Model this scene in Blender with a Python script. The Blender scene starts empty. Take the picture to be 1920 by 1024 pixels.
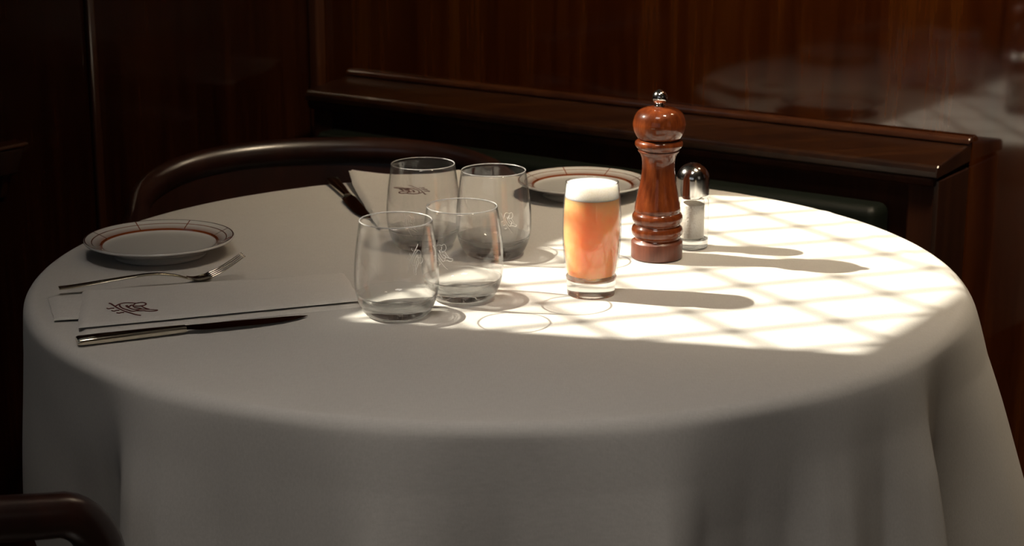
import bpy, bmesh, math, random
import numpy as np
from mathutils import Vector, Matrix, noise as mnoise

random.seed(7)
PI = math.pi
R = math.radians
SC = bpy.context.scene
COL = SC.collection
TZ = 0.75                                   # height of the cloth on the table
# room axes: NV points from the room into the panelled wall, DV along it to the left
NV = Vector((0.568, 0.823, 0)).normalized()
DV = Vector((-0.823, 0.568, 0)).normalized()
WALL_N, WALL_D = 2.36, 2.036                # panelled wall, window wall


def rp(n, d, z):
    return NV * n + DV * d + Vector((0, 0, z))


# ------------------------------------------------------------------ camera
cam_d = bpy.data.cameras.new('camera')
cam = bpy.data.objects.new('camera', cam_d)
COL.objects.link(cam)
cam.location = (0, 0, TZ + 0.52)
cam.rotation_euler = (R(90 - 15), 0, 0)
cam_d.sensor_width = 36
cam_d.lens = 3400 / 1920 * 36
cam_d.clip_start = 0.05
cam_d.dof.use_dof = True
cam_d.dof.focus_distance = 1.88
cam_d.dof.aperture_fstop = 10
SC.camera = cam

# ------------------------------------------------------------------ light
SC.view_settings.view_transform = 'Standard'
SC.view_settings.look = 'None'
SC.view_settings.gamma = 1
SC.view_settings.use_curve_mapping = False
SC.view_settings.exposure = 0.0
cy = SC.cycles
cy.max_bounces = 14
cy.transmission_bounces = 12
cy.transparent_max_bounces = 24
cy.glossy_bounces = 6
cy.diffuse_bounces = 4
cy.caustics_reflective = True
cy.caustics_refractive = True
cy.blur_glossy = 0.5
cy.sample_clamp_indirect = 6

world = bpy.data.worlds.new('sky')
SC.world = world
world.use_nodes = True
wb = world.node_tree.nodes['Background']
wb.inputs[0].default_value = (0.86, 0.92, 1.0, 1)
wb.inputs[1].default_value = 0.30

EL = R(39.2)
sun_v = Vector((0.9755 * math.cos(EL), -0.216 * math.cos(EL), -math.sin(EL)))
sd = bpy.data.lights.new('sun', 'SUN')
sd.energy = 14.0
sd.color = (1.0, 0.915, 0.75)
sd.angle = R(0.6)
sun = bpy.data.objects.new('sun', sd)
COL.objects.link(sun)
sun.rotation_euler = sun_v.to_track_quat('-Z', 'Y').to_euler()
sun.location = (-2, 2.5, 4)


def area(name, loc, target, size, energy, color, sy=None):
    l = bpy.data.lights.new(name, 'AREA')
    l.energy = energy
    l.color = color
    l.size = size
    if sy:
        l.shape = 'RECTANGLE'
        l.size_y = sy
    o = bpy.data.objects.new(name, l)
    COL.objects.link(o)
    o.location = loc
    o.rotation_euler = (Vector(target) - Vector(loc)).to_track_quat('-Z', 'Y').to_euler()
    return o


cl_ = area('ceiling_light', (-0.2, 0.75, 2.80), (0.0, 1.18, 0.75), 0.6, 3.15, (1.0, 0.90, 0.80))
cl_.data.spread = R(64)
area('side_fill', rp(0.7, -2.6, 1.8), (0.2, 1.9, 0.8), 0.9, 0.6, (1.0, 0.88, 0.76), 1.2)  # unseen weak fill added from the right, no window stands there
wl_ = area('wall_fill', rp(1.75, 0.35, 2.85), rp(2.36, 0.80, 1.55), 0.25, 11.5, (1.0, 0.80, 0.55))  # unseen light added to brighten the upper right of the panelled wall
wl_.data.spread = R(70)


# ------------------------------------------------------------------ helpers
def link(o, parent=None):
    COL.objects.link(o)
    if parent:
        o.parent = parent
    return o


def tag(o, label=None, cat=None, group=None, kind=None):
    if label: o['label'] = label
    if cat: o['category'] = cat
    if group: o['group'] = group
    if kind: o['kind'] = kind
    return o


def empty(name, loc, rz=0.0):
    o = bpy.data.objects.new(name, None)
    o.location = loc
    o.rotation_euler = (0, 0, rz)
    o.empty_display_size = 0.03
    return link(o)


def copy_tree(o, parent=None):
    c = o.copy()
    COL.objects.link(c)
    c.parent = parent
    for ch in list(o.children):
        copy_tree(ch, c)
    return c


class MB:
    def __init__(s):
        s.v, s.f = [], []

    def add(s, vs, fs):
        o = len(s.v)
        s.v += [tuple(v) for v in vs]
        s.f += [tuple(i + o for i in f) for f in fs]
        return s

    def box(s, lo, hi, M=None):
        x0, y0, z0 = lo
        x1, y1, z1 = hi
        vs = [Vector(p) for p in ((x0, y0, z0), (x1, y0, z0), (x1, y1, z0), (x0, y1, z0),
                                  (x0, y0, z1), (x1, y0, z1), (x1, y1, z1), (x0, y1, z1))]
        if M: vs = [M @ v for v in vs]
        return s.add(vs, [(0, 3, 2, 1), (4, 5, 6, 7), (0, 1, 5, 4), (1, 2, 6, 5), (2, 3, 7, 6), (3, 0, 4, 7)])

    def nbox(s, n0, n1, d0, d1, z0, z1):
        """box in room axes (n, d, z)"""
        vs = [rp(n, d, z) for z in (z0, z1) for n, d in ((n0, d0), (n1, d0), (n1, d1), (n0, d1))]
        return s.add(vs, [(0, 1, 2, 3), (7, 6, 5, 4), (4, 5, 1, 0), (5, 6, 2, 1), (6, 7, 3, 2), (7, 4, 0, 3)])

    def tube(s, pts, rad, seg=8, flat=1.0, up=Vector((0, 0, 1)), caps=True):
        """tube along pts; rad a number or a list; flat squeezes the up axis"""
        pts = [Vector(p) for p in pts]
        n = len(pts)
        vs, fs = [], []
        for i, p in enumerate(pts):
            t = (pts[min(i + 1, n - 1)] - pts[max(i - 1, 0)]).normalized()
            a = t.cross(up)
            if a.length < 1e-5: a = t.cross(Vector((1, 0, 0)))
            a.normalize()
            b = a.cross(t).normalized()
            r = rad[i] if isinstance(rad, (list, tuple)) else rad
            for k in range(seg):
                q = 2 * PI * k / seg
                vs.append(p + a * (r * math.cos(q)) + b * (r * flat * math.sin(q)))
        for i in range(n - 1):
            for k in range(seg):
                k2 = (k + 1) % seg
                fs.append((i * seg + k, i * seg + k2, (i + 1) * seg + k2, (i + 1) * seg + k))
        if caps:
            fs.append(tuple(range(seg))[::-1])
            fs.append(tuple((n - 1) * seg + k for k in range(seg)))
        return s.add(vs, fs)

    def lathe(s, prof, seg=64, close=False):
        """prof = [(r, z)] ; r = 0 makes a pole"""
        rings, vs, fs = [], [], []
        for r, z in prof:
            if r < 1e-7:
                rings.append([len(vs)])
                vs.append((0, 0, z))
            else:
                rings.append(list(range(len(vs), len(vs) + seg)))
                vs += [(r * math.cos(2 * PI * k / seg), r * math.sin(2 * PI * k / seg), z) for k in range(seg)]
        pairs = list(zip(rings[:-1], rings[1:]))
        if close: pairs.append((rings[-1], rings[0]))
        for a, b in pairs:
            for k in range(seg):
                k2 = (k + 1) % seg
                if len(a) == 1 and len(b) == 1: continue
                if len(a) == 1: fs.append((a[0], b[k2], b[k]))
                elif len(b) == 1: fs.append((a[k], a[k2], b[0]))
                else: fs.append((a[k], a[k2], b[k2], b[k]))
        return s.add(vs, fs)

    def build(s, name, mat, parent=None, smooth=True, bevel=0.0, auto=None, loc=None, segs=2):
        me = bpy.data.meshes.new(name)
        me.from_pydata(s.v, [], s.f)
        bm = bmesh.new()
        bm.from_mesh(me)
        bmesh.ops.recalc_face_normals(bm, faces=bm.faces)
        bm.to_mesh(me)
        bm.free()
        me.materials.append(mat)
        if smooth:
            me.shade_smooth()
        if auto:
            me.set_sharp_from_angle(angle=R(auto))
        o = bpy.data.objects.new(name, me)
        link(o, parent)
        if loc: o.location = loc
        if bevel:
            m = o.modifiers.new('bevel', 'BEVEL')
            m.width = bevel
            m.segments = segs
            m.limit_method = 'ANGLE'
            m.angle_limit = R(40)
        return o


def spline(pts, n):
    """Catmull-Rom through pts (any dimension), n samples per span"""
    P = [np.array(p, float) for p in pts]
    P = [2 * P[0] - P[1]] + P + [2 * P[-1] - P[-2]]
    out = []
    for i in range(1, len(P) - 2):
        p0, p1, p2, p3 = P[i - 1:i + 3]
        for k in range(n):
            t = k / n
            out.append(0.5 * (2 * p1 + (p2 - p0) * t + (2 * p0 - 5 * p1 + 4 * p2 - p3) * t * t + (3 * p1 - p0 - 3 * p2 + p3) * t ** 3))
    out.append(P[-2])
    return [tuple(o) for o in out]


# ------------------------------------------------------------------ materials
class NT:
    def __init__(s, name):
        s.m = bpy.data.materials.new(name)
        s.m.use_nodes = True
        s.t = s.m.node_tree
        s.t.nodes.clear()
        s.out = s.n('ShaderNodeOutputMaterial')

    def n(s, typ, **kw):
        nd = s.t.nodes.new(typ)
        for k, v in kw.items():
            if k.startswith('i_'):
                key = k[2:].replace('__', ' ')
                nd.inputs[key].default_value = v
            else:
                setattr(nd, k, v)
        return nd

    def l(s, a, b):
        s.t.links.new(a, b)

    def ramp(s, fac, stops):
        r = s.n('ShaderNodeValToRGB')
        el = r.color_ramp.elements
        while len(el) < len(stops): el.new(0.5)
        for e, (p, c) in zip(el, stops):
            e.position = p
            e.color = (*c, 1)
        s.l(fac, r.inputs[0])
        return r.outputs[0]

    def math(s, op, a, b=None, c=None):
        nd = s.n('ShaderNodeMath', operation=op)
        for i, v in enumerate((a, b, c)):
            if v is None: continue
            if isinstance(v, (int, float)): nd.inputs[i].default_value = v
            else: s.l(v, nd.inputs[i])
        return nd.outputs[0]

    def noise(s, vec, scale, detail=4, rough=0.5):
        nd = s.n('ShaderNodeTexNoise')
        nd.inputs['Scale'].default_value = scale
        nd.inputs['Detail'].default_value = detail
        nd.inputs['Roughness'].default_value = rough
        s.l(vec, nd.inputs['Vector'])
        return nd.outputs['Fac']

    def mapping(s, src, scale=(1, 1, 1), rot=(0, 0, 0)):
        tc = s.n('ShaderNodeTexCoord')
        mp = s.n('ShaderNodeMapping')
        mp.inputs['Scale'].default_value = scale
        mp.inputs['Rotation'].default_value = rot
        s.l(tc.outputs[src], mp.inputs['Vector'])
        return mp.outputs[0]

    def bump(s, h, strength, dist):
        b = s.n('ShaderNodeBump')
        b.inputs['Strength'].default_value = strength
        b.inputs['Distance'].default_value = dist
        s.l(h, b.inputs['Height'])
        return b.outputs[0]

    def principled(s, color=None, rough=0.5, metal=0.0, **kw):
        p = s.n('ShaderNodeBsdfPrincipled')
        if color is not None:
            if isinstance(color, tuple): p.inputs['Base Color'].default_value = (*color, 1)
            else: s.l(color, p.inputs['Base Color'])
        p.inputs['Roughness'].default_value = rough
        p.inputs['Metallic'].default_value = metal
        for k, v in kw.items():
            p.inputs[k.replace('__', ' ')].default_value = v
        s.l(p.outputs[0], s.out.inputs[0])
        return p


def wood(name, dark, mid, light, grain=(34, 34, 1.6), rot=(0, 0, 0), rough=0.35, coat=0.0, coat_rough=0.08, coat_ior=1.5, bump=0.15, spec=0.5):
    t = NT(name)
    v = t.mapping('Object', grain, rot)
    a = t.noise(v, 1.0, 6, 0.62)
    b = t.noise(v, 5.5, 4, 0.6)
    v2 = t.mapping('Object', tuple(g * 0.12 for g in grain), rot)
    c = t.noise(v2, 1.0, 3, 0.5)
    f = t.math('ADD', t.math('MULTIPLY', a, 0.55), t.math('ADD', t.math('MULTIPLY', b, 0.2), t.math('MULTIPLY', c, 0.35)))
    col = t.ramp(f, [(0.36, dark), (0.54, mid), (0.74, light)])
    p = t.principled(col, rough, 0, Specular__IOR__Level=spec, Coat__Weight=coat, Coat__Roughness=coat_rough, Coat__IOR=coat_ior)
    if bump:
        t.l(t.bump(b, bump, 0.0006), p.inputs['Normal'])
    return t.m


M = {}
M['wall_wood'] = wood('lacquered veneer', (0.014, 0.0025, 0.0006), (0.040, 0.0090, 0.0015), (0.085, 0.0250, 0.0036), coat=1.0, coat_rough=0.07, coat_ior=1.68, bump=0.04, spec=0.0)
M['wall_wood_shaded'] = wood('shaded lacquered veneer', (0.006, 0.0013, 0.0006), (0.015, 0.0036, 0.0012), (0.032, 0.0090, 0.0024), coat=1.0, coat_rough=0.16, coat_ior=1.36, bump=0.04, spec=0.0)  # same veneer as the other wall, shade of the window wall darkened into its colour
M['trim_wood'] = wood('lacquered trim', (0.014, 0.0035, 0.0014), (0.034, 0.0092, 0.0028), (0.060, 0.0190, 0.0056), coat=1.0, coat_rough=0.12, coat_ior=1.6, bump=0.05)
gz = math.atan2(DV.y, DV.x)
M['ledge_wood'] = wood('ledge veneer', (0.004, 0.0011, 0.0004), (0.014, 0.0040, 0.0010), (0.042, 0.0140, 0.0032), grain=(2.2, 60, 60), rot=(0, 0, -gz), coat=1.0, coat_rough=0.16, coat_ior=1.5, bump=0.1)
M['chair_wood'] = wood('dark mahogany', (0.006, 0.0018, 0.0012), (0.018, 0.0050, 0.0028), (0.036, 0.0105, 0.0050), grain=(14, 14, 4), coat=0.8, coat_rough=0.22, coat_ior=1.42, bump=0.06)
M['end_wood'] = wood('ledge end veneer', (0.006, 0.0016, 0.0008), (0.017, 0.0048, 0.0016), (0.034, 0.0105, 0.0032), coat=0.5, coat_rough=0.2, bump=0.06)
M['panel_wood'] = wood('matt dark panel', (0.010, 0.003, 0.0015), (0.030, 0.009, 0.004), (0.055, 0.017, 0.007), rough=0.6, spec=0.15, bump=0.08)
M['mill_wood'] = wood('stained beech', (0.040, 0.0070, 0.0020), (0.105, 0.0210, 0.0050), (0.190, 0.0470, 0.0110), grain=(160, 160, 12), coat=1.0, coat_rough=0.05, coat_ior=1.42, bump=0.05, spec=0.1)
M['mill_foot'] = wood('stained beech foot', (0.050, 0.0120, 0.0060), (0.100, 0.0270, 0.0130), (0.150, 0.0450, 0.0230), grain=(160, 160, 9), rough=0.4, coat=0.25, coat_rough=0.3, bump=0.08)
M['knife_wood'] = None


def cloth_mat(name, col, weave=1500, bump=0.25):
    t = NT(name)
    tc = t.n('ShaderNodeTexCoord')
    fine = t.noise(tc.outputs['Object'], 700, 3, 0.7)
    big = t.noise(tc.outputs['Object'], 9, 3, 0.5)
    mx = t.mapping('Object', (90, 1100, 300), (0, 0, R(20)))
    my = t.mapping('Object', (1100, 90, 300), (0, 0, R(20)))
    th = t.math('ADD', t.noise(mx, 1, 2, 0.5), t.noise(my, 1, 2, 0.5))
    h = t.math('ADD', t.math('MULTIPLY', th, 0.7), t.math('MULTIPLY', fine, 0.4))
    f = t.math('ADD', t.math('MULTIPLY', th, 0.35), t.math('ADD', t.math('MULTIPLY', big, 0.15), t.math('MULTIPLY', fine, 0.25)))
    c = t.ramp(f, [(0.40, tuple(x * 0.88 for x in col)), (0.72, tuple(x * 1.03 for x in col))])
    p = t.principled(c, 0.9, 0, Specular__IOR__Level=0.15, Sheen__Weight=0.08, Sheen__Roughness=0.5)
    t.l(t.bump(h, bump, 0.0004), p.inputs['Normal'])
    return t.m


M['cloth'] = cloth_mat('tablecloth linen', (0.505, 0.490, 0.463))
M['napkin'] = cloth_mat('napkin linen', (0.535, 0.517, 0.488), bump=0.2)


def plain(name, col, rough=0.5, metal=0.0, **kw):
    t = NT(name)
    t.principled(col, rough, metal, **kw)
    return t.m


def brushed(name, col, rough):
    t = NT(name)
    tc = t.n('ShaderNodeTexCoord')
    f = t.noise(tc.outputs['Object'], 260, 3, 0.6)
    p = t.principled(col, rough, 1.0)
    r = t.math('ADD', t.math('MULTIPLY', f, 0.08), rough - 0.04)
    t.l(r, p.inputs['Roughness'])
    return t.m


M['silver'] = brushed('silver plate', (0.74, 0.68, 0.56), 0.17)
M['blade'] = brushed('polished blade', (0.60, 0.60, 0.60), 0.10)
M['chrome'] = brushed('chrome', (0.86, 0.84, 0.81), 0.13)
M['embroidery'] = plain('maroon thread', (0.085, 0.014, 0.012), 0.8)
M['etching'] = plain('etched glass', (0.85, 0.85, 0.83), 0.7)
M['leather'] = plain('dark leather', (0.012, 0.010, 0.010), 0.45)
M['green_leather'] = plain('green leather', (0.0045, 0.0065, 0.0045), 0.5, 0.0, Specular__IOR__Level=0.2)
M['plaster'] = plain('warm plaster', (0.30, 0.25, 0.19), 0.85)
M['floor'] = wood('floor boards', (0.03, 0.014, 0.007), (0.06, 0.028, 0.012), (0.10, 0.05, 0.02), grain=(20, 2, 2), coat=0.3)
M['lattice'] = plain('dark bronze', (0.03, 0.025, 0.02), 0.5)


def thin_glass(name, ior=1.5, tint=(1.0, 1.0, 1.0)):
    t = NT(name)
    fr = t.n('ShaderNodeFresnel')
    geo = t.n('ShaderNodeNewGeometry')
    # same reflectance from both sides of the pane
    t.l(t.math('ADD', ior, t.math('MULTIPLY', geo.outputs['Backfacing'], 1 / ior - ior)), fr.inputs['IOR'])
    tr = t.n('ShaderNodeBsdfTransparent')
    tr.inputs[0].default_value = (*tint, 1)
    # longer way through the glass at grazing angles
    lw = t.n('ShaderNodeLayerWeight')
    lw.inputs['Blend'].default_value = 0.5
    tc = t.ramp(lw.outputs['Facing'], [(0.78, tint), (0.92, (0.74, 0.76, 0.75)), (1.0, (0.30, 0.32, 0.32))])
    t.l(tc, tr.inputs[0])
    gl = t.n('ShaderNodeBsdfGlossy')
    gl.inputs['Roughness'].default_value = 0.0
    mx = t.n('ShaderNodeMixShader')
    t.l(fr.outputs[0], mx.inputs[0])
    t.l(tr.outputs[0], mx.inputs[1])
    t.l(gl.outputs[0], mx.inputs[2])
    t.l(mx.outputs[0], t.out.inputs[0])
    return t.m


def solid_glass(name, ior=1.5):
    t = NT(name)
    g = t.n('ShaderNodeBsdfGlass')
    g.inputs['Roughness'].default_value = 0.0
    g.inputs['IOR'].default_value = ior
    g.inputs['Color'].default_value = (0.99, 0.995, 0.99, 1)
    tr = t.n('ShaderNodeBsdfTransparent')
    mx = t.n('ShaderNodeMixShader')
    mx.inputs[0].default_value = 0.22
    t.l(g.outputs[0], mx.inputs[1])
    t.l(tr.outputs[0], mx.inputs[2])
    t.l(mx.outputs[0], t.out.inputs[0])
    return t.m


M['rim_glass'] = plain('fire polished rim', (1.0, 1.0, 1.0), 0.22, 0.0, Transmission__Weight=0.75, IOR=1.5)
M['thin_glass'] = thin_glass('glass wall')
M['glass'] = solid_glass('glass base')

# liquid, foam, salt
t = NT('blood orange juice')
tc = t.n('ShaderNodeTexCoord')
f = t.noise(tc.outputs['Object'], 70, 4, 0.6)
c = t.ramp(f, [(0.3, (1.0, 0.36, 0.15)), (0.7, (1.0, 0.45, 0.21))])
p = t.principled(c, 0.5, 0, Subsurface__Weight=1.0, Subsurface__Scale=0.06, Specular__IOR__Level=0.2)
p.inputs['Subsurface Radius'].default_value = (1.0, 0.35, 0.15)
M['juice'] = t.m
t = NT('foam')
tc = t.n('ShaderNodeTexCoord')
f = t.noise(tc.outputs['Object'], 900, 3, 0.7)
c = t.ramp(f, [(0.35, (0.90, 0.80, 0.70)), (0.6, (0.97, 0.91, 0.84))])
p = t.principled(c, 0.8, 0, Subsurface__Weight=1.0, Subsurface__Scale=0.06)
p.inputs['Subsurface Radius'].default_value = (1.0, 0.85, 0.65)
t.l(t.bump(f, 0.5, 0.0006), p.inputs['Normal'])
M['foam'] = t.m
t = NT('salt grains')
tc = t.n('ShaderNodeTexCoord')
f = t.noise(tc.outputs['Object'], 500, 3, 0.7)
v = t.mapping('Object', (60, 60, 8))
g = t.noise(v, 1, 2, 0.5)
c = t.ramp(t.math('ADD', t.math('MULTIPLY', f, 0.5), t.math('MULTIPLY', g, 0.5)), [(0.35, (0.62, 0.54, 0.44)), (0.55, (0.84, 0.81, 0.75))])
p = t.principled(c, 0.9)
t.l(t.bump(f, 0.6, 0.001), p.inputs['Normal'])
M['salt'] = t.m


def plate_mat():
    """glazed white with printed brown rings and spokes on the rim (object x, y)"""
    t = NT('printed porcelain')
    tc = t.n('ShaderNodeTexCoord')
    sx = t.n('ShaderNodeSeparateXYZ')
    t.l(tc.outputs['Object'], sx.inputs[0])
    x, y, z = sx.outputs
    r = t.math('SQRT', t.math('ADD', t.math('MULTIPLY', x, x), t.math('MULTIPLY', y, y)))
    ang = t.math('ARCTAN2', y, x)
    top = t.math('GREATER_THAN', z, 0.0115)

    def band(val, c, w, soft=0.0003):
        d = t.math('ABSOLUTE', t.math('SUBTRACT', val, c))
        mr = t.n('ShaderNodeMapRange')
        mr.inputs['From Min'].default_value = w
        mr.inputs['From Max'].default_value = w + soft
        mr.inputs['To Min'].default_value = 1
        mr.inputs['To Max'].default_value = 0
        t.l(d, mr.inputs['Value'])
        return mr.outputs[0]
    ring_in = band(r, 0.0655, 0.0009, 0.0006)
    ring_mid = band(r, 0.0762, 0.0004)
    edge = band(r, 0.0838, 0.0005)
    # soft brown shading that fades outwards from the inner ring (a printed vignette)
    fade = t.n('ShaderNodeMapRange')
    for k, v_ in (('From Min', 0.0655), ('From Max', 0.0735), ('To Min', 0.75), ('To Max', 0.10)):
        fade.inputs[k].default_value = v_
    t.l(r, fade.inputs['Value'])
    inrim = t.math('MULTIPLY', t.math('GREATER_THAN', r, 0.0655), t.math('LESS_THAN', r, 0.0762))
    vig = t.math('MULTIPLY', fade.outputs[0], inrim)
    # eight spokes
    m8 = t.math('PINGPONG', t.math('ADD', ang, 0.26), PI / 8)
    dist = t.math('MULTIPLY', m8, r)
    sp = t.math('MULTIPLY', t.math('LESS_THAN', dist, 0.00065), t.math('MULTIPLY', t.math('GREATER_THAN', r, 0.0655), t.math('LESS_THAN', r, 0.0838)))
    brown = t.math('MINIMUM', t.math('ADD', t.math('MAXIMUM', ring_in, t.math('MAXIMUM', ring_mid, sp)), vig), 1.0)
    brown = t.math('MULTIPLY', brown, top)
    edge = t.math('MULTIPLY', edge, top)
    m1 = t.n('ShaderNodeMix', data_type='RGBA')
    m1.inputs['A'].default_value = (0.55, 0.55, 0.53, 1)
    m1.inputs['B'].default_value = (0.17, 0.037, 0.008, 1)
    t.l(brown, m1.inputs['Factor'])
    m2 = t.n('ShaderNodeMix', data_type='RGBA')
    m2.inputs['B'].default_value = (0.055, 0.014, 0.010, 1)
    t.l(m1.outputs['Result'], m2.inputs['A'])
    t.l(edge, m2.inputs['Factor'])
    t.principled(m2.outputs['Result'], 0.12, 0, Specular__IOR__Level=0.6, Coat__Weight=0.5, Coat__Roughness=0.03)
    return t.m


M['plate'] = plate_mat()

# ------------------------------------------------------------------ room
ZC = 3.0
NB, DB = -2.6, -3.2                          # far ends of the room behind the camera
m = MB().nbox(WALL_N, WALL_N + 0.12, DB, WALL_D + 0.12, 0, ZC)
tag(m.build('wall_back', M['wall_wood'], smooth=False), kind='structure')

# window wall with an opening
WA0, WA1, WZ0, WZ1 = 0.962, 1.70, TZ + 0.78, TZ + 1.252
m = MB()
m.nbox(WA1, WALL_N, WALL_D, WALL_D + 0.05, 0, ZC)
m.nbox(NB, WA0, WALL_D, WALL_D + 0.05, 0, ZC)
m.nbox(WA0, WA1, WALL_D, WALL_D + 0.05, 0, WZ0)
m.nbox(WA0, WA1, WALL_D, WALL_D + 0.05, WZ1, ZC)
tag(m.build('wall_left', M['wall_wood_shaded'], smooth=False), kind='structure')
wn = MB()
fw = 0.02
wn.nbox(WA0 - fw, WA0, WALL_D - 0.012, WALL_D + 0.05, WZ0 - fw, WZ1 + fw)
wn.nbox(WA1, WA1 + fw, WALL_D - 0.012, WALL_D + 0.05, WZ0 - fw, WZ1 + fw)
wn.nbox(WA0, WA1, WALL_D - 0.012, WALL_D + 0.05, WZ0 - fw, WZ0)
wn.nbox(WA0, WA1, WALL_D - 0.012, WALL_D + 0.05, WZ1, WZ1 + fw)
win = tag(wn.build('window_1', M['trim_wood'], smooth=False), kind='structure')
# diamond lattice of slim bars
STEP = 0.0622
A0, Z0 = 1.152, TZ + 1.110                   # one crossing
dz = 0.0622


def clip_bar(a, z, sgn):
    """line through (a, z) with slope sgn, clipped to the opening"""
    lo, hi = WA0, WA1
    if sgn > 0:
        lo = max(lo, a + (WZ0 - z)); hi = min(hi, a + (WZ1 - z))
    else:
        lo = max(lo, a - (WZ1 - z)); hi = min(hi, a - (WZ0 - z))
    if hi - lo < 0.01: return None
    return (lo, z + sgn * (lo - a)), (hi, z + sgn * (hi - a))


for sgn in (1, -1):
    for k in range(-14, 15):
        seg = clip_bar(A0 + 2 * k * STEP, Z0, sgn)
        if not seg: continue
        (a0, z0), (a1, z1) = seg
        off = 0.018 if sgn > 0 else 0.023
        m = MB().tube([rp(a0, WALL_D + off, z0), rp(a1, WALL_D + off, z1)], 0.0037, 6)
        m.build('lattice_bar', M['lattice'], win)
for k in range(-14, 15):
    for j in range(-6, 7):
        if (k + j) % 2: continue
        a_, z_ = A0 + k * STEP, Z0 + j * dz
        if WA0 + 0.01 < a_ < WA1 - 0.01 and WZ0 + 0.01 < z_ < WZ1 - 0.01:
            MB().tube([rp(a_, WALL_D + 0.014, z_), rp(a_, WALL_D + 0.027, z_)], 0.0062, 10).build('lattice_knot', M['lattice'], win)

m = MB().nbox(NB, WALL_N, DB - 0.1, DB, 0, ZC)
tag(m.build('wall_right', M['plaster'], smooth=False), kind='structure')
# wall behind the camera with a street window
m = MB()
B0, B1 = -1.9, 1.3
m.nbox(NB - 0.1, NB, B1, WALL_D, 0, ZC)
m.nbox(NB - 0.1, NB, DB, B0, 0, ZC)
m.nbox(NB - 0.1, NB, B0, B1, 0, 1.0)
m.nbox(NB - 0.1, NB, B0, B1, 2.5, ZC)
tag(m.build('wall_front', M['plaster'], smooth=False), kind='structure')
m = MB()
for k in range(4):
    d = B0 + (B1 - B0) * k / 3
    m.nbox(NB - 0.08, NB - 0.02, d - 0.025, d + 0.025, 1.0, 2.5)
m.nbox(NB - 0.08, NB - 0.02, B0, B1, 1.0, 1.05)
m.nbox(NB - 0.08, NB - 0.02, B0, B1, 2.45, 2.5)
tag(m.build('window_2', M['trim_wood'], smooth=False), kind='structure')
m = MB().nbox(NB - 0.1, WALL_N + 0.12, DB - 0.1, WALL_D + 0.12, -0.1, 0)
tag(m.build('floor', M['floor'], smooth=False), kind='structure')
m = MB().nbox(NB - 0.1, WALL_N + 0.12, DB - 0.1, WALL_D + 0.12, ZC, ZC + 0.1)
tag(m.build('ceiling', M['plaster'], smooth=False), kind='structure')
# corner post and the thin cover strip between the two panels of the window wall
m = MB().nbox(WALL_N - 0.022, WALL_N, WALL_D - 0.022, WALL_D, 0, ZC)
tag(m.build('trim_1', M['trim_wood'], smooth=False, bevel=0.004), kind='structure')
m = MB().nbox(1.842, 1.856, WALL_D - 0.010, WALL_D, 0, ZC)
tag(m.build('trim_2', M['trim_wood'], smooth=False, bevel=0.003), kind='structure')

# ------------------------------------------------------------------ panelled ledges along the two walls, green leather on one
zt = TZ


def ledge_unit(e, P, w, a0, a1, s0):
    """low panelled box against a wall; P(depth, along, z) gives the point, w = wall plane,
    a0 = the free end, a1 = the other end, s0 = direction from a0 to a1"""
    IB = Matrix.Translation(-e.location)

    def prism(prof, x0, x1):
        k = len(prof)
        vs = [IB @ P(w - q, a, zt + z) for a in (x0, x1) for q, z in prof]
        fs = [tuple(range(k)), tuple(range(2 * k - 1, k - 1, -1))]
        fs += [(i, i + k, (i + 1) % k + k, (i + 1) % k) for i in range(k)]
        return MB().add(vs, fs)

    def block(q0, q1, x0, x1, z0, z1):
        return prism([(q0, z0), (q1, z0), (q1, z1), (q0, z1)], x0, x1)
    s = s0
    block_l = a1 - s * 0.01
    prism([(0.098, -zt), (0.002, -zt), (0.002, 0.030), (0.098, 0.012)], a0 + s * 0.010, block_l).build('back_panel', M['panel_wood'], e, smooth=False)
    block(0.110, 0.0982, a0 + s * 0.006, a0 + s * 0.045, -zt, 0.020).build('corner_stile', M['panel_wood'], e, smooth=False, bevel=0.003)
    block(0.110, 0.0982, a1 - s * 0.045, a1 - s * 0.006, -zt, 0.020).build('corner_stile', M['panel_wood'], e, smooth=False, bevel=0.003)
    block(0.110, 0.002, a0 + s * 0.001, a0 + s * 0.0098, -zt, 0.018).build('end_panel', M['end_wood'], e, smooth=False, bevel=0.002)
    prism([(0.122, 0.022), (0.0015, 0.026), (0.0015, 0.052), (0.116, 0.039), (0.121, 0.0365), (0.1225, 0.031)], a0, a1).build('ledge', M['ledge_wood'], e, smooth=False, bevel=0.002)
    prism([(0.018, 0.0515), (0.0010, 0.0535), (0.0010, 0.0600), (0.008, 0.0615), (0.016, 0.0585)], a0 - s * 0.002, a1).build('ledge_bead', M['trim_wood'], e, smooth=False, bevel=0.002)
    prism([(0.116, 0.008), (0.098, 0.008), (0.098, 0.022), (0.120, 0.022)], a0 + s * 0.006, a1).build('ledge_moulding', M['panel_wood'], e, smooth=False, bevel=0.004)
    return block


d0, d1 = 0.866, 1.958
bq = empty('banquette', rp(2.29, (d0 + d1) / 2, 0))
tag(bq, 'built-in wooden banquette with sloping ledge and dark green leather along the right-hand wall', 'banquette')
blk = ledge_unit(bq, lambda n, d, z: rp(n, d, z), WALL_N, d0, d1, 1)
blk(0.164, 0.1105, 0.932, d1 - 0.05, -0.29, -0.018).build('backrest_cushion', M['green_leather'], bq, bevel=0.014, segs=4)
blk(0.50, 0.1105, 0.932, 1.33, -0.39, -0.295).build('seat_cushion', M['green_leather'], bq, bevel=0.02, segs=4)
blk(0.46, 0.1105, 0.94, 1.32, -zt, -0.392).build('seat_base', M['panel_wood'], bq, smooth=False)
# short wooden rail on the window wall
lw_ = empty('wall_rail', rp(1.45, WALL_D, zt))
tag(lw_, 'short dark wooden rail on the left wall, cut off by the left picture edge', 'rail')
IL = Matrix.Translation(-lw_.location)


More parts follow.
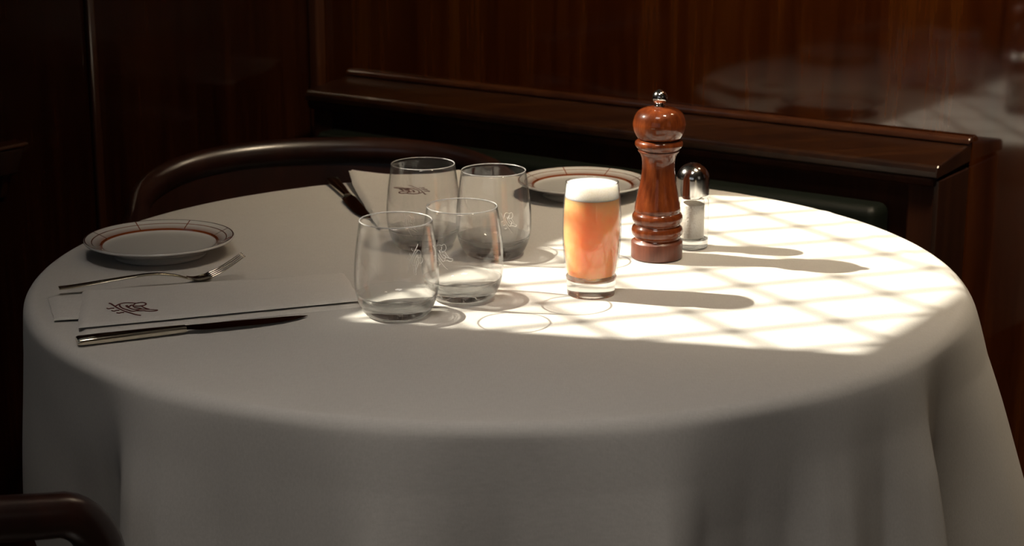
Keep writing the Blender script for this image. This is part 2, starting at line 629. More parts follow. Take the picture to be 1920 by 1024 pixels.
def rail_piece(prof, n_top, n_bot, n_end, name, mat, bev):
    """(q, z) profile swept along the wall; the free end leans from n_top to n_bot"""
    zs = [z for _, z in prof]
    z0, z1 = min(zs), max(zs)
    k = len(prof)
    vs = []
    for q, z in prof:
        f = (z1 - z) / max(1e-6, z1 - z0)
        vs.append(IL @ rp(n_top + (n_bot - n_top) * f, WALL_D - q, zt + z))
    for q, z in prof:
        vs.append(IL @ rp(n_end, WALL_D - q, zt + z))
    fs = [tuple(range(k)), tuple(range(2 * k - 1, k - 1, -1))] + [(i, i + k, (i + 1) % k + k, (i + 1) % k) for i in range(k)]
    MB().add(vs, fs).build(name, mat, lw_, smooth=False, bevel=bev)


rail_piece([(0.001, -0.012), (0.024, -0.010), (0.026, 0.026), (0.001, 0.027)], 1.694, 1.678, 1.2, 'board', M['end_wood'], 0.002)
rail_piece([(0.001, 0.0272), (0.028, 0.0268), (0.0295, 0.0295), (0.028, 0.033), (0.001, 0.034)], 1.698, 1.698, 1.2, 'cap', M['trim_wood'], 0.0015)
rail_piece([(0.001, -0.045), (0.006, -0.045), (0.016, -0.0122), (0.001, -0.0122)], 1.672, 1.672, 1.660, 'bracket', M['trim_wood'], 0.001)

# ------------------------------------------------------------------ table under the cloth
TC = Vector((-0.016, 1.959, 0))
TR = 0.505
tb = empty('round_table', TC)
tag(tb, 'round pedestal table hidden under the long white tablecloth', 'table')
MB().lathe([(0, TZ - 0.032), (TR - 0.012, TZ - 0.032), (TR - 0.006, TZ - 0.020), (TR - 0.006, TZ - 0.008), (TR - 0.012, TZ - 0.002), (0, TZ - 0.002)], 96).build('tabletop', M['trim_wood'], tb, auto=40)
MB().lathe([(0, 0.0), (0.20, 0.0), (0.20, 0.02), (0.06, 0.05), (0.04, 0.12), (0.04, 0.66), (0.09, TZ - 0.033), (0, TZ - 0.033)], 48).build('pedestal', M['leather'], tb, auto=40)

# ------------------------------------------------------------------ tablecloth
# fold pattern: how far the cloth stands out (m) 0.30 m down, by angle from the side facing the camera
FOLD = [(-180, .030), (-150, .05), (-125, .02), (-108, .045), (-95, .020), (-84, .022), (-74, .020), (-62, .004), (-52, -.014), (-47, -.022), (-44, -.018), (-42.4, .002),
        (-41.4, .030), (-39, .046), (-35, .042), (-28, .016), (-22, .008), (-16, .022), (-11.5, .050), (-8, .038), (-3, .008), (1, .000), (6, .018), (11, .042), (16.5, .060), (18.5, .042),
        (21, .010), (26, -.008), (31, .000), (35, .036), (38, .044), (41, .032), (43.5, .030), (46, .050), (49.5, .066), (52, .068), (53.5, .014), (57, .000), (63, .036), (70, .088), (77, .105), (88, .070),
        (100, .03), (118, .055), (135, .02), (155, .05), (180, .030)]
fa = np.array([a for a, _ in FOLD], float)
fo = np.array([o for _, o in FOLD], float)
NTH = 960
th = np.linspace(-180, 180, NTH, endpoint=False)
off = np.interp(th, fa, fo)
ker = np.exp(-np.linspace(-2.5, 2.5, 9) ** 2)
ker /= ker.sum()
off_s = np.convolve(np.r_[off[-4:], off, off[:4]], ker, 'valid')
ker2 = np.exp(-np.linspace(-2.5, 2.5, 61) ** 2)
ker2 /= ker2.sum()
off_w = np.convolve(np.r_[off[-30:], off, off[:30]], ker2, 'valid')
HALF = 0.70
verts, faces = [], []
rings = []
NR_TOP = 70
ER = 0.013                                   # edge rounding radius
R0 = 0.500                                   # flat part of the top
NH = 56


CREASES = [((0.413, 0.288), (0.501, -0.045), 0.0016, 0.006), ((-0.40, 0.25), (-0.13, 0.325), 0.0009, 0.005), ((0.05, -0.44), (0.20, -0.16), 0.0006, 0.006)]


def top_z(x, y, r):
    z = 0.0006 * mnoise.noise(Vector((x * 7, y * 7, 0.3))) + 0.0004 * mnoise.noise(Vector((x * 22, y * 5, 1.3)))
    z *= max(0.0, min(1.0, (r - 0.03) / 0.1))
    for (ax, ay), (bx, by), hgt, wid in CREASES:     # pressed folds
        ux, uy = bx - ax, by - ay
        L = math.hypot(ux, uy)
        t_ = ((x - ax) * ux + (y - ay) * uy) / L
        d_ = ((x - ax) * uy - (y - ay) * ux) / L
        z += hgt * math.exp(-(d_ / wid) ** 2) * max(0, min(1, (t_ + 0.04) / 0.04)) * max(0, min(1, (L + 0.04 - t_) / 0.04))
    return z


def addring(fn):
    ids = list(range(len(verts), len(verts) + NTH))
    for i in range(NTH):
        verts.append(fn(i))
    rings.append(ids)


verts.append((0, 0, 0))
for k in range(1, NR_TOP + 1):
    r = R0 * (k / NR_TOP)

    def fn(i, r=r):
        a = R(th[i])
        x, y = r * math.sin(a), -r * math.cos(a)
        z = top_z(x, y, r)
        return (x, y, z)
    addring(fn)
for k in range(1, 9):                        # rounded edge
    q = (PI / 2) * k / 8

    def fn(i, q=q):
        a = R(th[i])
        s = (q / (PI / 2))
        rr = R0 + ER * math.sin(q) + 0.10 * s * s * (off_w[i]) * 0.6
        zz = -ER * (1 - math.cos(q))
        return (rr * math.sin(a), -rr * math.cos(a), zz)
    addring(fn)
for k in range(1, NH + 1):
    def fn(i, k=k):
        a = R(th[i])
        b = R(th[i] - 6.0)
        hem = HALF / max(abs(math.cos(b)), abs(math.sin(b))) - 0.50
        s = hem * k / NH
        w = min(1.0, s / 0.10)
        o_ = off_w[i] * (1 - w) + off_s[i] * w
        g = (min(s, 0.42) / 0.30) ** 0.85
        rr = R0 + ER + 0.06 * off_w[i] * 1.0 * max(0, 1 - s / 0.05) + o_ * g
        rr += 0.0015 * mnoise.noise(Vector((a * 9, s * 9, 4.0))) * w
        return (rr * math.sin(a), -rr * math.cos(a), -ER - s)
    addring(fn)
for i in range(NTH):
    faces.append((0, rings[0][i], rings[0][(i + 1) % NTH]))
for a, b in zip(rings[:-1], rings[1:]):
    for i in range(NTH):
        j = (i + 1) % NTH
        faces.append((a[i], b[i], b[j], a[j]))
me = bpy.data.meshes.new('tablecloth')
me.from_pydata(verts, [], faces)
me.materials.append(M['cloth'])
me.shade_smooth()
cl = link(bpy.data.objects.new('tablecloth', me))
cl.location = (TC.x, TC.y, TZ)
tag(cl, 'long white linen tablecloth draped in folds over the round table', 'tablecloth')

# ------------------------------------------------------------------ plates
PL = [(0, 2.2), (48, 2.2), (48.8, 0.3), (50, 0), (52.5, 0), (53.6, 1.0), (55, 4.0), (60, 7.4), (68, 11.6), (78, 15.6), (83.5, 17.6), (85.0, 18.8), (85.3, 20.0), (84.6, 20.9), (83.2, 20.8),
      (80, 19.6), (74, 17.4), (69, 15.4), (66, 14.0), (63.5, 12.2), (60, 11.2), (52, 10.6), (30, 10.3), (0, 10.2)]
PLS = spline([(r / 1000, z / 1000) for r, z in PL], 3)
PLS = [(max(r, 0), z) for r, z in PLS]
PLS[0] = (0, PLS[0][1]); PLS[-1] = (0, PLS[-1][1])


def plate(x, y, rz, label):
    o = MB().lathe(PLS, 128).build('side_plate', M['plate'])
    o.location = (x, y, TZ + 0.0008)
    o.rotation_euler = (0, 0, rz)
    tag(o, label, 'plate', 'bread plates')
    return o


EMB = None


# ------------------------------------------------------------------ tumblers
OUT = [(26.0, 0.0), (29.5, 0.6), (33.0, 3.2), (36.4, 8.0), (39.4, 15.0), (41.6, 23.0), (42.9, 32.0), (43.2, 40.0), (42.8, 51.0), (41.6, 65.0), (39.6, 81.0), (36.9, 99.0)]
INN = [(36.0, 98.9), (38.7, 81.0), (40.7, 65.0), (41.9, 51.0), (42.3, 40.0), (41.9, 32.0), (40.4, 23.5), (38.0, 18.2), (34.6, 14.2), (30.0, 11.8), (24.0, 10.6), (16.0, 10.2), (9.0, 10.4), (4.0, 11.0), (0, 11.2)]
OS = [(r / 1000, z / 1000) for r, z in spline(OUT, 5)]
IS = [(max(r, 0) / 1000, z / 1000) for r, z in spline(INN, 5)]
CUT = 0.0235                                  # above this the glass is thin
o_lo = [q for q in OS if q[1] <= CUT]
i_lo = [q for q in IS if q[1] <= CUT]
o_hi = [q for q in OS if q[1] >= CUT - 0.0015]
i_hi = [q for q in IS if q[1] >= CUT - 0.0015]


def emblem_strokes():
    """hand-drawn emblem, units of its own width, x right and y up"""
    raw = [
        [(335, 200), (385, 215), (440, 250), (500, 290), (600, 345), (700, 390), (800, 425), (900, 455), (1000, 485), (1145, 512)],
        [(490, 285), (540, 250), (620, 215), (740, 190), (880, 188), (1020, 200), (1110, 185), (1200, 180), (1270, 200), (1280, 225), (1240, 250), (1180, 262), (1090, 275), (1000, 275), (950, 290)],
        [(610, 225), (612, 270), (650, 310), (720, 345), (820, 375), (900, 400), (980, 402), (1040, 388), (1120, 355), (1150, 335), (1080, 325), (980, 310)],
        [(770, 260), (800, 295), (880, 330), (960, 355), (1060, 360), (1180, 350), (1360, 360), (1470, 370), (1570, 375), (1540, 395), (1430, 405), (1300, 400), (1230, 390), (1120, 395), (1040, 395)],
        [(1170, 275), (1230, 310), (1290, 332), (1350, 350)],
        [(850, 290), (900, 250), (960, 245), (1000, 215)],
        [(790, 255), (830, 285), (880, 270), (930, 245), (960, 270), (1030, 275)],
        [(280, 328), (320, 342), (390, 328), (465, 326)],
        [(400, 388), (460, 402), (520, 385), (600, 383)],
        [(530, 443), (590, 455), (650, 437), (720, 437)]]
    return raw


def photo_plane(x, y, z):
    """point of the horizontal plane z above the table top seen at (x, y): used once to measure the emblem's true shape"""
    p = R(15)
    u, v = (x - 960) / 3400, (y - 512) / 3400
    k = (z - 0.52) / (-math.sin(p) - v * math.cos(p))
    return u * k, (math.cos(p) - v * math.sin(p)) * k


EST = [[photo_plane(180 + a / 13.714, 550 + b / 13.714, 0.0095) for a, b in s] for s in emblem_strokes()]
flat = np.array([q for s in EST for q in s])
EC = (flat.max(0) + flat.min(0)) / 2
EROT = math.atan2(0.30, 0.95)
EW = None
c_, s_ = math.cos(-EROT), math.sin(-EROT)
EST = [[(c_ * (x - EC[0]) - s_ * (y - EC[1]), s_ * (x - EC[0]) + c_ * (y - EC[1])) for x, y in s] for s in EST]
ff = np.array([q for s in EST for q in s])
EHALF = np.abs(ff).max()


def emblem_mesh(fn, rad, name, mat, parent, flat=0.5):
    m = MB()
    for s in EST:
        pts = [fn(*q) for q in spline(s, 4)]
        m.tube(pts, rad, 5, flat)
    o = m.build(name, mat, parent)
    return o


def tumbler(x, y, rz, label):
    e = empty('tumbler', (x, y, TZ + 0.0006), rz)
    tag(e, label, 'glass', 'empty stemless tumblers')
    MB().lathe(o_hi + i_hi, 96).build('bowl', M['thin_glass'], e)
    MB().lathe([(0.0364 + 0.00052 * math.cos(q), 0.0990 + 0.0006 * math.sin(q)) for q in np.linspace(0, 2 * PI, 10, endpoint=False)], 96, close=True).build('rim', M['rim_glass'], e)
    # thick foot of solid glass
    low = [(0, 0.0030), (0.008, 0.0028), (0.015, 0.0018), (0.020, 0.0006), (0.023, 0.0)]
    b = MB().lathe(low + o_lo + i_lo, 96).build('base', M['thin_glass'], e, auto=50)
    b.data.materials.append(M['glass'])
    for pl_ in b.data.polygons:
        if pl_.center.z < 0.0245:
            pl_.material_index = 1
    return e


TUM = [(-0.117, 1.775, 0, 'frontmost clear stemless tumbler, beside the right end of the folded napkin'),
       (-0.052, 1.838, 0.3, 'clear stemless tumbler just right of and behind the frontmost tumbler'),
       (-0.021, 2.021, 0.7, 'clear stemless tumbler in the back row on the right, in front of the far plate'),
       (-0.103, 2.058, 1.1, 'clear stemless tumbler in the back row on the left, before the far napkin')]
proto = None
tums = []
for i, (x, y, rz, lab) in enumerate(TUM):
    if proto is None:
        proto = e = tumbler(x, y, rz, lab)
    else:
        e = copy_tree(proto)
        e.location = (x, y, TZ + 0.0006)
        e.rotation_euler = (0, 0, rz)
        e['label'] = lab
    tums.append(e)


def r_at(z):
    for (r0, z0), (r1, z1) in zip(OS[:-1], OS[1:]):
        if z0 <= z <= z1 and z1 > z0:
            return r0 + (r1 - r0) * (z - z0) / (z1 - z0)
    return OS[-1][0]


def etch(e, ang, zc, size, turn=0.0):
    """emblem wrapped on the outside of a tumbler, ang = world angle"""
    a0 = ang - e.rotation_euler.z
    k = size / (2 * EHALF)

    ct, st_ = math.cos(turn), math.sin(turn)

    def fn(x, y):
        x, y = ct * x - st_ * y, st_ * x + ct * y
        z = zc + y * k * 1.3
        r = r_at(z) + 0.00015
        a = a0 + x * k / r
        return (r * math.cos(a), r * math.sin(a), z)
    emblem_mesh(fn, 0.00028, 'etched_emblem', M['etching'], e)


# ------------------------------------------------------------------ glass of juice
HO = [(24.6, 0), (25.3, 0.8), (26.4, 14), (28.4, 32), (30.2, 50), (31.0, 66), (30.8, 82), (29.7, 102), (27.8, 121)]
HI = [(26.9, 121.2), (28.7, 102), (29.8, 82), (29.9, 66), (29.0, 50), (27.0, 32), (25.2, 22), (22.0, 16.5), (14, 14.4), (0, 14.0)]
HOS = [(r / 1000, z / 1000) for r, z in spline(HO, 6)]
HIS = [(max(r, 0) / 1000, z / 1000) for r, z in spline(HI, 6)]
HX, HY = 0.084, 1.857
e = empty('juice_glass', (HX, HY, TZ + 0.0006))
tag(e, 'tall glass of foaming coral-orange juice standing in the sunlight', 'glass')
HC = 0.0225
MB().lathe([q for q in HOS if q[1] >= HC - 0.001] + [q for q in HIS if q[1] >= HC - 0.001], 96).build('glass_wall', M['thin_glass'], e)
MB().lathe([(0, 0.0018), (0.012, 0.0014), (0.018, 0.0004), (0.020, 0.0)] + [q for q in HOS if q[1] <= HC] + [q for q in HIS if q[1] <= HC], 96).build('glass_base', M['glass'], e, auto=50)
ZL, ZF = 0.1045, 0.1185
inner = HIS[::-1]
lq = [(0, 0.0143)] + [(r - 0.0003, z + 0.0003) for r, z in inner if 0.0144 < z < ZL]
lr = lq[-1][0]
MB().lathe(lq + [(lr, ZL), (0, ZL)], 96).build('juice', M['juice'], e, auto=60)
fl = [(0, ZL + 0.0001), (lr, ZL + 0.0001)] + [(r - 0.0003, z) for r, z in inner if ZL + 0.001 < z < ZF]
fr_ = fl[-1][0]
MB().lathe(fl + [(fr_ - 0.001, ZF + 0.0008), (fr_ - 0.006, ZF + 0.0002), (0, ZF)], 96).build('foam', M['foam'], e, auto=60)

# ------------------------------------------------------------------ pepper mill
e = empty('pepper_mill', (0.1655, 2.011, TZ + 0.0006))
tag(e, 'turned brown wooden pepper mill with a chrome knob, beside the salt shaker', 'pepper mill')
foot = [(0, 0), (28.6, 0), (29.2, 0.8), (29.3, 2), (29.3, 18.4), (28.9, 19.2)]
MB().lathe([(r / 1000, z / 1000) for r, z in foot + [(26.0, 21.6), (0, 21.6)]], 96).build('foot', M['mill_foot'], e, auto=35)
body = [(26.4, 21.6), (25.4, 22.6), (25.3, 24.0), (26.6, 25.4), (28.4, 27.2), (29.2, 30.2), (29.2, 33.0), (28.2, 36.0), (26.6, 37.6), (25.6, 38.6), (25.6, 39.6), (26.6, 40.6), (28.2, 43.0), (28.9, 46.2),
        (28.4, 49.6), (26.8, 52.2), (25.6, 53.0), (25.5, 54.2), (26.2, 55.4), (25.9, 58.5), (24.9, 65.0), (23.2, 73.0), (21.4, 82.0), (19.6, 92.0), (18.5, 102.0), (18.5, 110.0), (19.6, 116.5), (21.6, 121.0), (23.4, 123.0),
        (23.6, 124.0), (22.8, 124.8), (23.2, 126.0), (26.0, 128.2), (27.3, 131.0), (26.8, 134.2), (24.4, 136.2), (22.6, 136.8), (0, 136.8)]
MB().lathe([(0, 0.0217)] + [(r / 1000, z / 1000) for r, z in body], 96).build('body', M['mill_wood'], e, auto=50)
head = spline([(22.4, 137.2), (24.8, 139.0), (28.2, 145.0), (29.9, 152.0), (29.7, 157.0), (27.6, 164.0), (22.6, 169.6), (14.0, 173.0), (6.0, 174.0)], 5)
MB().lathe([(0, 0.1372)] + [(r / 1000, z / 1000) for r, z in head] + [(0, 0.1741)], 96).build('head', M['mill_wood'], e, auto=50)
kn = [(0, 174.0), (6.5, 174.0), (6.5, 175.0), (4.6, 175.6), (4.6, 177.0)] + [(8.6 * math.sin(q), 184.2 - 8.6 * math.cos(q)) for q in np.linspace(0.62, PI - 0.3, 18)] + [(2.2, 192.9), (0, 193.1)]
MB().lathe([(r / 1000, z / 1000) for r, z in kn], 48).build('knob', M['chrome'], e, auto=50)

# ------------------------------------------------------------------ salt shaker
e = empty('salt_shaker', (0.2095, 2.056, TZ + 0.0006))
tag(e, 'small glass salt shaker with a domed chrome cap, right of the pepper mill', 'salt shaker')
so = [(0, 1.0), (14, 0.6), (17.2, 0), (18.6, 0.8), (19.2, 3.0), (19.3, 20), (19.3, 50), (19.0, 56.5), (17.6, 59.0), (16.9, 60.0), (16.9, 66)]
si = [(13.6, 66), (13.6, 58), (14.4, 54), (14.6, 30), (14.4, 14), (12.6, 10.0), (8, 8.6), (0, 8.2)]
MB().lathe([(r / 1000, z / 1000) for r, z in so[4:] + si[:5]], 64).build('jar', M['thin_glass'], e, auto=50)
MB().lathe([(r / 1000, z / 1000) for r, z in so[:5] + [(19.3, 11.0)] + [(14.3, 13.0)] + si[5:]], 64).build('jar_base', M['glass'], e, auto=50)
sa = [(0, 8.4), (7.8, 8.8), (12.2, 10.3), (14.1, 14.4), (14.3, 30), (14.1, 52.0), (11, 53.5), (0, 55)]
MB().lathe([(r / 1000, z / 1000) for r, z in sa], 48).build('salt', M['salt'], e, auto=60)
cp = [(0, 62.5), (16.5, 62.5), (16.8, 60.6), (18.6, 60.4), (19.0, 61.2), (19.1, 64), (19.1, 82)] + [(19.1 * math.cos(q), 82 + 18.2 * math.sin(q)) for q in np.linspace(0.12, 1.22, 14)] + [(5.2, 99.9), (0, 100.1)]
cap = MB().lathe([(r / 1000, z / 1000) for r, z in cp], 64).build('cap', M['chrome'], e, auto=50)
hm = MB()
for k in range(5):
    a = 2 * PI * k / 5
    r_ = 0.0032
    hm.add([(r_ * math.cos(a) + 0.0006 * math.cos(b), r_ * math.sin(a) + 0.0006 * math.sin(b), 0.1003) for b in np.linspace(0, 2 * PI, 8, endpoint=False)], [tuple(range(8))])
hm.build('cap_holes', M['leather'], cap)

# ------------------------------------------------------------------ plates in place
p1_ = plate(-0.405, 2.022, 0.0, 'white plate with brown printed rim near the left edge of the table, beside the fork')
p2_ = plate(0.093, 2.336, 0.55, 'white plate with brown printed rim at the far edge, behind the juice glass')

for p_, a_ in ((p1_, -0.05), (p2_, -1.4)):
    def on_rim(x, y, a_=a_):
        k = 0.011 / (2 * EHALF)
        r = 0.0795 + y * k
        t_ = a_ - x * k / r
        return (r * math.cos(t_), r * math.sin(t_), 0.0197 + (r - 0.0795) * 0.40)
    emblem_mesh(on_rim, 0.00022, 'emblem', M['embroidery'], p_)


# ------------------------------------------------------------------ napkins
def slab(mb, quad, z0, z1, nx=28, ny=16, wob=0.0006, edge=0.0035, seed=0.0, curl=None):
    """a soft folded layer: bilinear quad (a, b, c, d in order) with rounded edges"""
    a, b, c, d = [np.array(q, float) for q in quad]
    hz = z1 - z0
    idx = {}
    vs, fs = [], []

    def tparam(n):
        q = np.linspace(0, 1, n + 1)
        return 0.5 - 0.5 * np.cos(PI * q) * 0.6 - 0.4 * (0.5 - q)
    us, ws = tparam(nx), tparam(ny)
    L = np.linalg.norm(b - a)
    W = np.linalg.norm(d - a)
    for side in (1, -1):
        for i, u in enumerate(us):
            for j, w in enumerate(ws):
                border = i in (0, nx) or j in (0, ny)
                if border and side == -1:
                    idx[(i, j, side)] = idx[(i, j, 1)]
                    continue
                pnt = (a * (1 - u) + b * u) * (1 - w) + (d * (1 - u) + c * u) * w
                de = min(u, 1 - u) * L, min(w, 1 - w) * W
                q = min(1.0, min(de) / edge)
                h = hz * math.sqrt(max(0, 1 - (1 - q) ** 2))
                wv = wob * mnoise.noise(Vector((pnt[0] * 28 + seed, pnt[1] * 28, seed)))
                ex = 0.0012 * mnoise.noise(Vector((pnt[0] * 40, pnt[1] * 40, seed + 5)))
                z = z0 + (h + wv * q if side == 1 else 0.0)
                if curl: z += curl(u, w)
                idx[(i, j, side)] = len(vs)
                vs.append((pnt[0] + (ex if border else 0), pnt[1] + (ex if border else 0), z))
        for i in range(nx):
            for j in range(ny):
                q4 = [(i, j), (i + 1, j), (i + 1, j + 1), (i, j + 1)]
                fs.append(tuple(idx[(p[0], p[1], side)] for p in (q4 if side == 1 else q4[::-1])))
    mb.add(vs, fs)


nm = MB()
slab(nm, [(-0.4215, 1.6995), (-0.155, 1.803), (-0.180, 1.912), (-0.448, 1.842)], 0.0004, 0.0024, seed=1.0)
slab(nm, [(-0.460, 1.747), (-0.165, 1.815), (-0.188, 1.914), (-0.487, 1.833)], 0.0024, 0.0046, seed=2.0, wob=0.0010)
slab(nm, [(-0.428, 1.713), (-0.156, 1.812), (-0.184, 1.920), (-0.455, 1.849)], 0.0046, 0.0068, seed=3.0)
nc = Vector((-0.32, 1.81, TZ))
nm.v = [(x - nc.x, y - nc.y, z) for x, y, z in nm.v]
nk = nm.build('napkin', M['napkin'], auto=50)
nk.location = nc
tag(nk, 'folded white linen napkin with maroon emblem, between the fork and the near knife', 'napkin', 'folded napkins')
ce, se = math.cos(EROT), math.sin(EROT)
emblem_mesh(lambda x, y: (EC[0] + ce * x - se * y - nc.x, EC[1] + se * x + ce * y - nc.y, 0.0072), 0.00095, 'emblem', M['embroidery'], nk)

nm = MB()
cu = lambda u, w: 0.009 * max(0, (w - 0.72) / 0.28) ** 1.5 * (0.4 + 0.9 * (abs(u - 0.5) * 2) ** 2) + 0.002 * w
slab(nm, [(-0.160, 2.135), (-0.045, 2.135), (-0.070, 2.405), (-0.214, 2.400)], 0.0006, 0.0036, 16, 28, seed=11.0)
slab(nm, [(-0.163, 2.140), (-0.048, 2.138), (-0.068, 2.412), (-0.222, 2.412)], 0.0036, 0.0080, 16, 28, seed=13.0, curl=cu, wob=0.0012)
nc2 = Vector((-0.13, 2.28, TZ))
nm.v = [(x - nc2.x, y - nc2.y, z) for x, y, z in nm.v]
nk2 = nm.build('napkin', M['napkin'], auto=50)
nk2.location = nc2
tag(nk2, 'folded white linen napkin at the far edge, seen through the back tumblers', 'napkin', 'folded napkins')
emblem_mesh(lambda x, y: (-0.131 - 1.0 * x - nc2.x, 2.325 - 1.0 * y - nc2.y, 0.0100), 0.0009, 'emblem', M['embroidery'], nk2)


# ------------------------------------------------------------------ cutlery
def table_knife(loc, ang, label):
    e = empty('table_knife', loc, ang)
    tag(e, label, 'knife', 'table knives')
    st = [(0.000, 8.2, 2.6), (0.002, 9.0, 3.6), (0.020, 8.6, 3.8), (0.055, 7.2, 3.8), (0.090, 5.6, 3.6), (0.102, 5.2, 3.4), (0.106, 5.4, 3.2)]
    m = MB()
    vs, fs = [], []
    K = 16
    for x, w, h in st:
        for k in range(K):
            q = 2 * PI * k / K
            cx, sx = math.cos(q), math.sin(q)
            vs.append((x, w / 1000 * math.copysign(abs(cx) ** 0.55, cx), 0.0046 + h / 1000 * math.copysign(abs(sx) ** 0.55, sx)))
    n = len(st)
    for i in range(n - 1):
        for k in range(K):
            fs.append((i * K + k, i * K + (k + 1) % K, (i + 1) * K + (k + 1) % K, (i + 1) * K + k))
    fs += [tuple(range(K)), tuple((n - 1) * K + k for k in range(K))]
    m.add(vs, fs)
    m.build('handle', M['silver'], e, auto=45)
    b = MB()
    st2 = [(0.104, -4.6, 4.6, 2.0), (0.110, -5.5, 6.0, 1.5), (0.116, -8.5, 7.6, 1.1), (0.124, -10.2, 8.0, 0.9), (0.150, -10.6, 8.0, 0.8), (0.180, -10.0, 8.0, 0.7), (0.200, -8.2, 8.0, 0.6), (0.216, -4.2, 7.8, 0.5), (0.226, 0.6, 7.0, 0.4), (0.2325, 4.8, 5.6, 0.25)]
    st2 = [q for q in spline(st2, 3)]
    vs, fs = [], []
    for x, y0, y1, h in st2:
        zc = 0.0046 - 0.0030 * (x - 0.104) / 0.128
        h /= 1000
        ym = (y0 + y1) / 2
        for y, z in ((y0, 0), (ym, h), (y1 - 0.1, h), (y1, 0), (y1 - 0.1, -h), (ym, -h)):
            vs.append((x, y / 1000, zc + z))
    n = len(st2)
    for i in range(n - 1):
        for k in range(6):
            fs.append((i * 6 + k, i * 6 + (k + 1) % 6, (i + 1) * 6 + (k + 1) % 6, (i + 1) * 6 + k))
    fs += [tuple(range(6)), tuple((n - 1) * 6 + k for k in range(6))]
    b.add(vs, fs)
    b.build('blade', M['blade'], e, auto=30)
    return e


table_knife((-0.419, 1.6695, TZ + 0.0004), math.atan2(0.394, 0.919), 'silver table knife in front of the folded napkin, blade pointing right')
table_knife((-0.2445, 2.4130, TZ + 0.0004), math.atan2(-0.2278, 0.0675), 'silver table knife at the far edge of the table, beside the far napkin')

fk = empty('dinner_fork', (-0.479, 1.8465, TZ + 0.0006), math.atan2(0.357, 0.934))
tag(fk, 'silver dinner fork with upturned tines between the near plate and the napkin', 'fork')
hp = spline([(0, 0, 0.0080), (0.02, 0, 0.0088), (0.06, 0, 0.0120), (0.098, 0, 0.0140), (0.122, 0, 0.0105), (0.138, 0, 0.0052)], 6)
wd = spline([(6.2,), (6.0,), (4.6,), (3.2,), (2.6,), (3.4,)], 6)
m = MB()
K = 12
vs, fs = [], []
for (x, y, z), (w,) in zip(hp, wd):
    for k in range(K):
        q = 2 * PI * k / K
        vs.append((x, w / 1000 * math.cos(q), z + 0.0014 * math.copysign(abs(math.sin(q)) ** 0.7, math.sin(q))))
n = len(hp)
for i in range(n - 1):
    for k in range(K):
        fs.append((i * K + k, i * K + (k + 1) % K, (i + 1) * K + (k + 1) % K, (i + 1) * K + k))
fs += [tuple(range(K)), tuple((n - 1) * K + k for k in range(K))]
m.add(vs, fs)
m.build('handle', M['silver'], fk, auto=60)
# palm
m = MB()
vs, fs = [], []
pp = spline([(0.136, 3.2, 0.0058), (0.142, 7.6, 0.0036), (0.148, 10.4, 0.0028), (0.156, 11.0, 0.0040), (0.162, 11.0, 0.0062)], 5)
for x, w, z in pp:
    for k in range(9):
        y = -1 + 2 * k / 8
        vs.append((x, w / 1000 * y, z + 0.0010 + 0.0010 * y * y))
    for k in range(9):
        y = 1 - 2 * k / 8
        vs.append((x, w / 1000 * y, z - 0.0010 + 0.0010 * y * y))
for i in range(len(pp) - 1):
    for k in range(18):
        fs.append((i * 18 + k, i * 18 + (k + 1) % 18, (i + 1) * 18 + (k + 1) % 18, (i + 1) * 18 + k))
fs += [tuple(range(18)), tuple((len(pp) - 1) * 18 + k for k in range(18))]
m.add(vs, fs)
m.build('palm', M['silver'], fk, auto=60)
for j in range(4):
    y = (-1.5 + j) * 0.0061
    pts = spline([(0.160, y, 0.0058 + 0.0008), (0.172, y, 0.0112), (0.186, y * 0.97, 0.0188), (0.199, y * 0.94, 0.0268)], 5)
    rad = [0.0014 - 0.0006 * (i / (len(pts) - 1)) for i in range(len(pts))]
    MB().tube(pts, rad, 8, 0.75).build('tine', M['silver'], fk)

for e, ang, zc, sz, tn in ((tums[0], -1.06, 0.066, 0.022, -1.0), (tums[1], -2.05, 0.054, 0.024, 0.4), (tums[2], -1.15, 0.047, 0.021, 0.2), (tums[3], -1.9, 0.035, 0.021, 0.0)):
    etch(e, ang, zc, sz, tn)


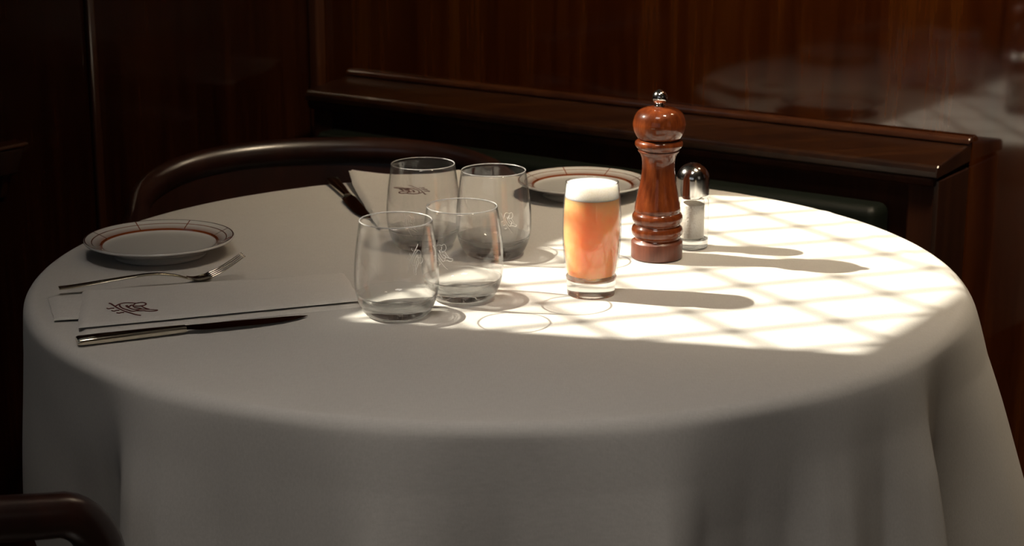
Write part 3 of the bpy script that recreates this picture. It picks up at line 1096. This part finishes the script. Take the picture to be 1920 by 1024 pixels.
# ------------------------------------------------------------------ chairs
def tub_chair(loc, rz, label):
    """bentwood tub armchair: opening towards local -Y"""
    e = empty('tub_armchair', loc, rz)
    tag(e, label, 'chair', 'dark tub armchairs round the table')
    a, b, arm = 0.270, 0.187, 0.15
    hb, dr = 0.736, 0.055

    def rail(t):
        # t from -1 (left arm tip) to 1
        n = abs(t)
        s = math.copysign(1, t)
        if n < 0.7:
            q = n / 0.7 * PI / 2
            x, y = a * math.sin(q), b * math.cos(q)
        else:
            x, y = a, -arm * (n - 0.7) / 0.3
        k = (b - y) / (b + arm)
        z = hb - dr * (k / 0.66) ** 1.5 if k < 0.66 else hb - dr - 0.02 * (k - 0.66) / 0.34
        return Vector((s * x, y, z))
    ts = np.linspace(-1, 1, 61)
    path = [rail(t_) for t_ in ts]
    # arm tips curl down
    tip = []
    for q in np.linspace(0.2, 1.35, 8):
        tip.append((math.sin(q) * 0.045, -(1 - math.cos(q)) * 0.06))
    left = [path[0] + Vector((0, -dy, dz_)) for dy, dz_ in tip][::-1]
    right = [path[-1] + Vector((0, -dy, dz_)) for dy, dz_ in tip]
    full = left + path + right
    MB().tube(full, 0.0165, 14, 1.25).build('crest_rail', M['chair_wood'], e)
    # curved shell under the rail
    sh = MB()
    vs, fs = [], []
    sel = path[6:-6]
    for p_ in sel:
        dirv = Vector((p_.x, p_.y + 0.05, 0)).normalized()
        for w in (-0.006, 0.006):
            for zz in (p_.z - 0.012, 0.60, 0.43):
                k = (p_.z - zz) / 0.33
                base = Vector((p_.x, p_.y, 0)) - dirv * (0.035 * k)
                vs.append(base + dirv * w + Vector((0, 0, zz)))
    for i in range(len(sel) - 1):
        o, q = i * 6, (i + 1) * 6
        for k in (0, 1): fs.append((o + k, q + k, q + k + 1, o + k + 1))
        for k in (3, 4): fs.append((o + k + 1, q + k + 1, q + k, o + k))
        fs.append((o + 0, o + 3, q + 3, q + 0))
        fs.append((o + 2, q + 2, q + 5, o + 5))
    for o in (0, (len(sel) - 1) * 6):
        fs.append((o, o + 1, o + 4, o + 3))
        fs.append((o + 1, o + 2, o + 5, o + 4))
    sh.add(vs, fs).build('back_shell', M['chair_wood'], e, auto=50)
    st = MB()
    ring = [Vector((0.235 * math.sin(q), 0.155 * math.cos(q) if math.cos(q) > 0 else 0.20 * math.cos(q), 0)) for q in np.linspace(0, 2 * PI, 40, endpoint=False)]
    lv = [(0.97, 0.400), (1.0, 0.408), (1.0, 0.440), (0.97, 0.455), (0.80, 0.464), (0.4, 0.468)]
    vs = [p_ * k + Vector((0, 0, z)) for k, z in lv for p_ in ring] + [Vector((0, 0, 0.469)), Vector((0, 0, 0.400))]
    fs = []
    for i in range(len(lv) - 1):
        for k in range(40):
            fs.append((i * 40 + k, i * 40 + (k + 1) % 40, (i + 1) * 40 + (k + 1) % 40, (i + 1) * 40 + k))
    for k in range(40):
        fs.append(((len(lv) - 1) * 40 + k, (len(lv) - 1) * 40 + (k + 1) % 40, len(lv) * 40))
        fs.append(((k + 1) % 40, k, len(lv) * 40 + 1))
    st.add(vs, fs).build('seat', M['leather'], e, auto=50)
    for sx in (-1, 1):
        tipv = full[0] if sx < 0 else full[-1]
        MB().tube([tipv + Vector((0, 0.004, 0.004)), Vector((tipv.x * 0.99, tipv.y, 0.45)), Vector((tipv.x, tipv.y - 0.01, 0.004))], [0.018, 0.017, 0.012], 12).build('leg', M['chair_wood'], e)
        MB().tube([Vector((sx * 0.15, 0.12, 0.43)), Vector((sx * 0.18, 0.19, 0.004))], [0.018, 0.012], 12).build('leg', M['chair_wood'], e)
    return e


tub_chair((-0.261, 2.526, 0), 0.097, 'dark wooden tub armchair pushed up to the far side of the table')
tub_chair((-0.677, 1.594, 0), R(125.5), 'dark wooden tub armchair in the bottom left corner, half hidden by the tablecloth')


# sharp sunlight through the thick glass bases
sun.data.cycles.is_caustics_light = True
for o in bpy.data.objects:
    if o.type != 'MESH': continue
    if any(m_ and m_ == M['glass'] for m_ in o.data.materials): o.cycles.is_caustics_caster = True
    if o.name.startswith(('tablecloth', 'napkin')): o.cycles.is_caustics_receiver = True
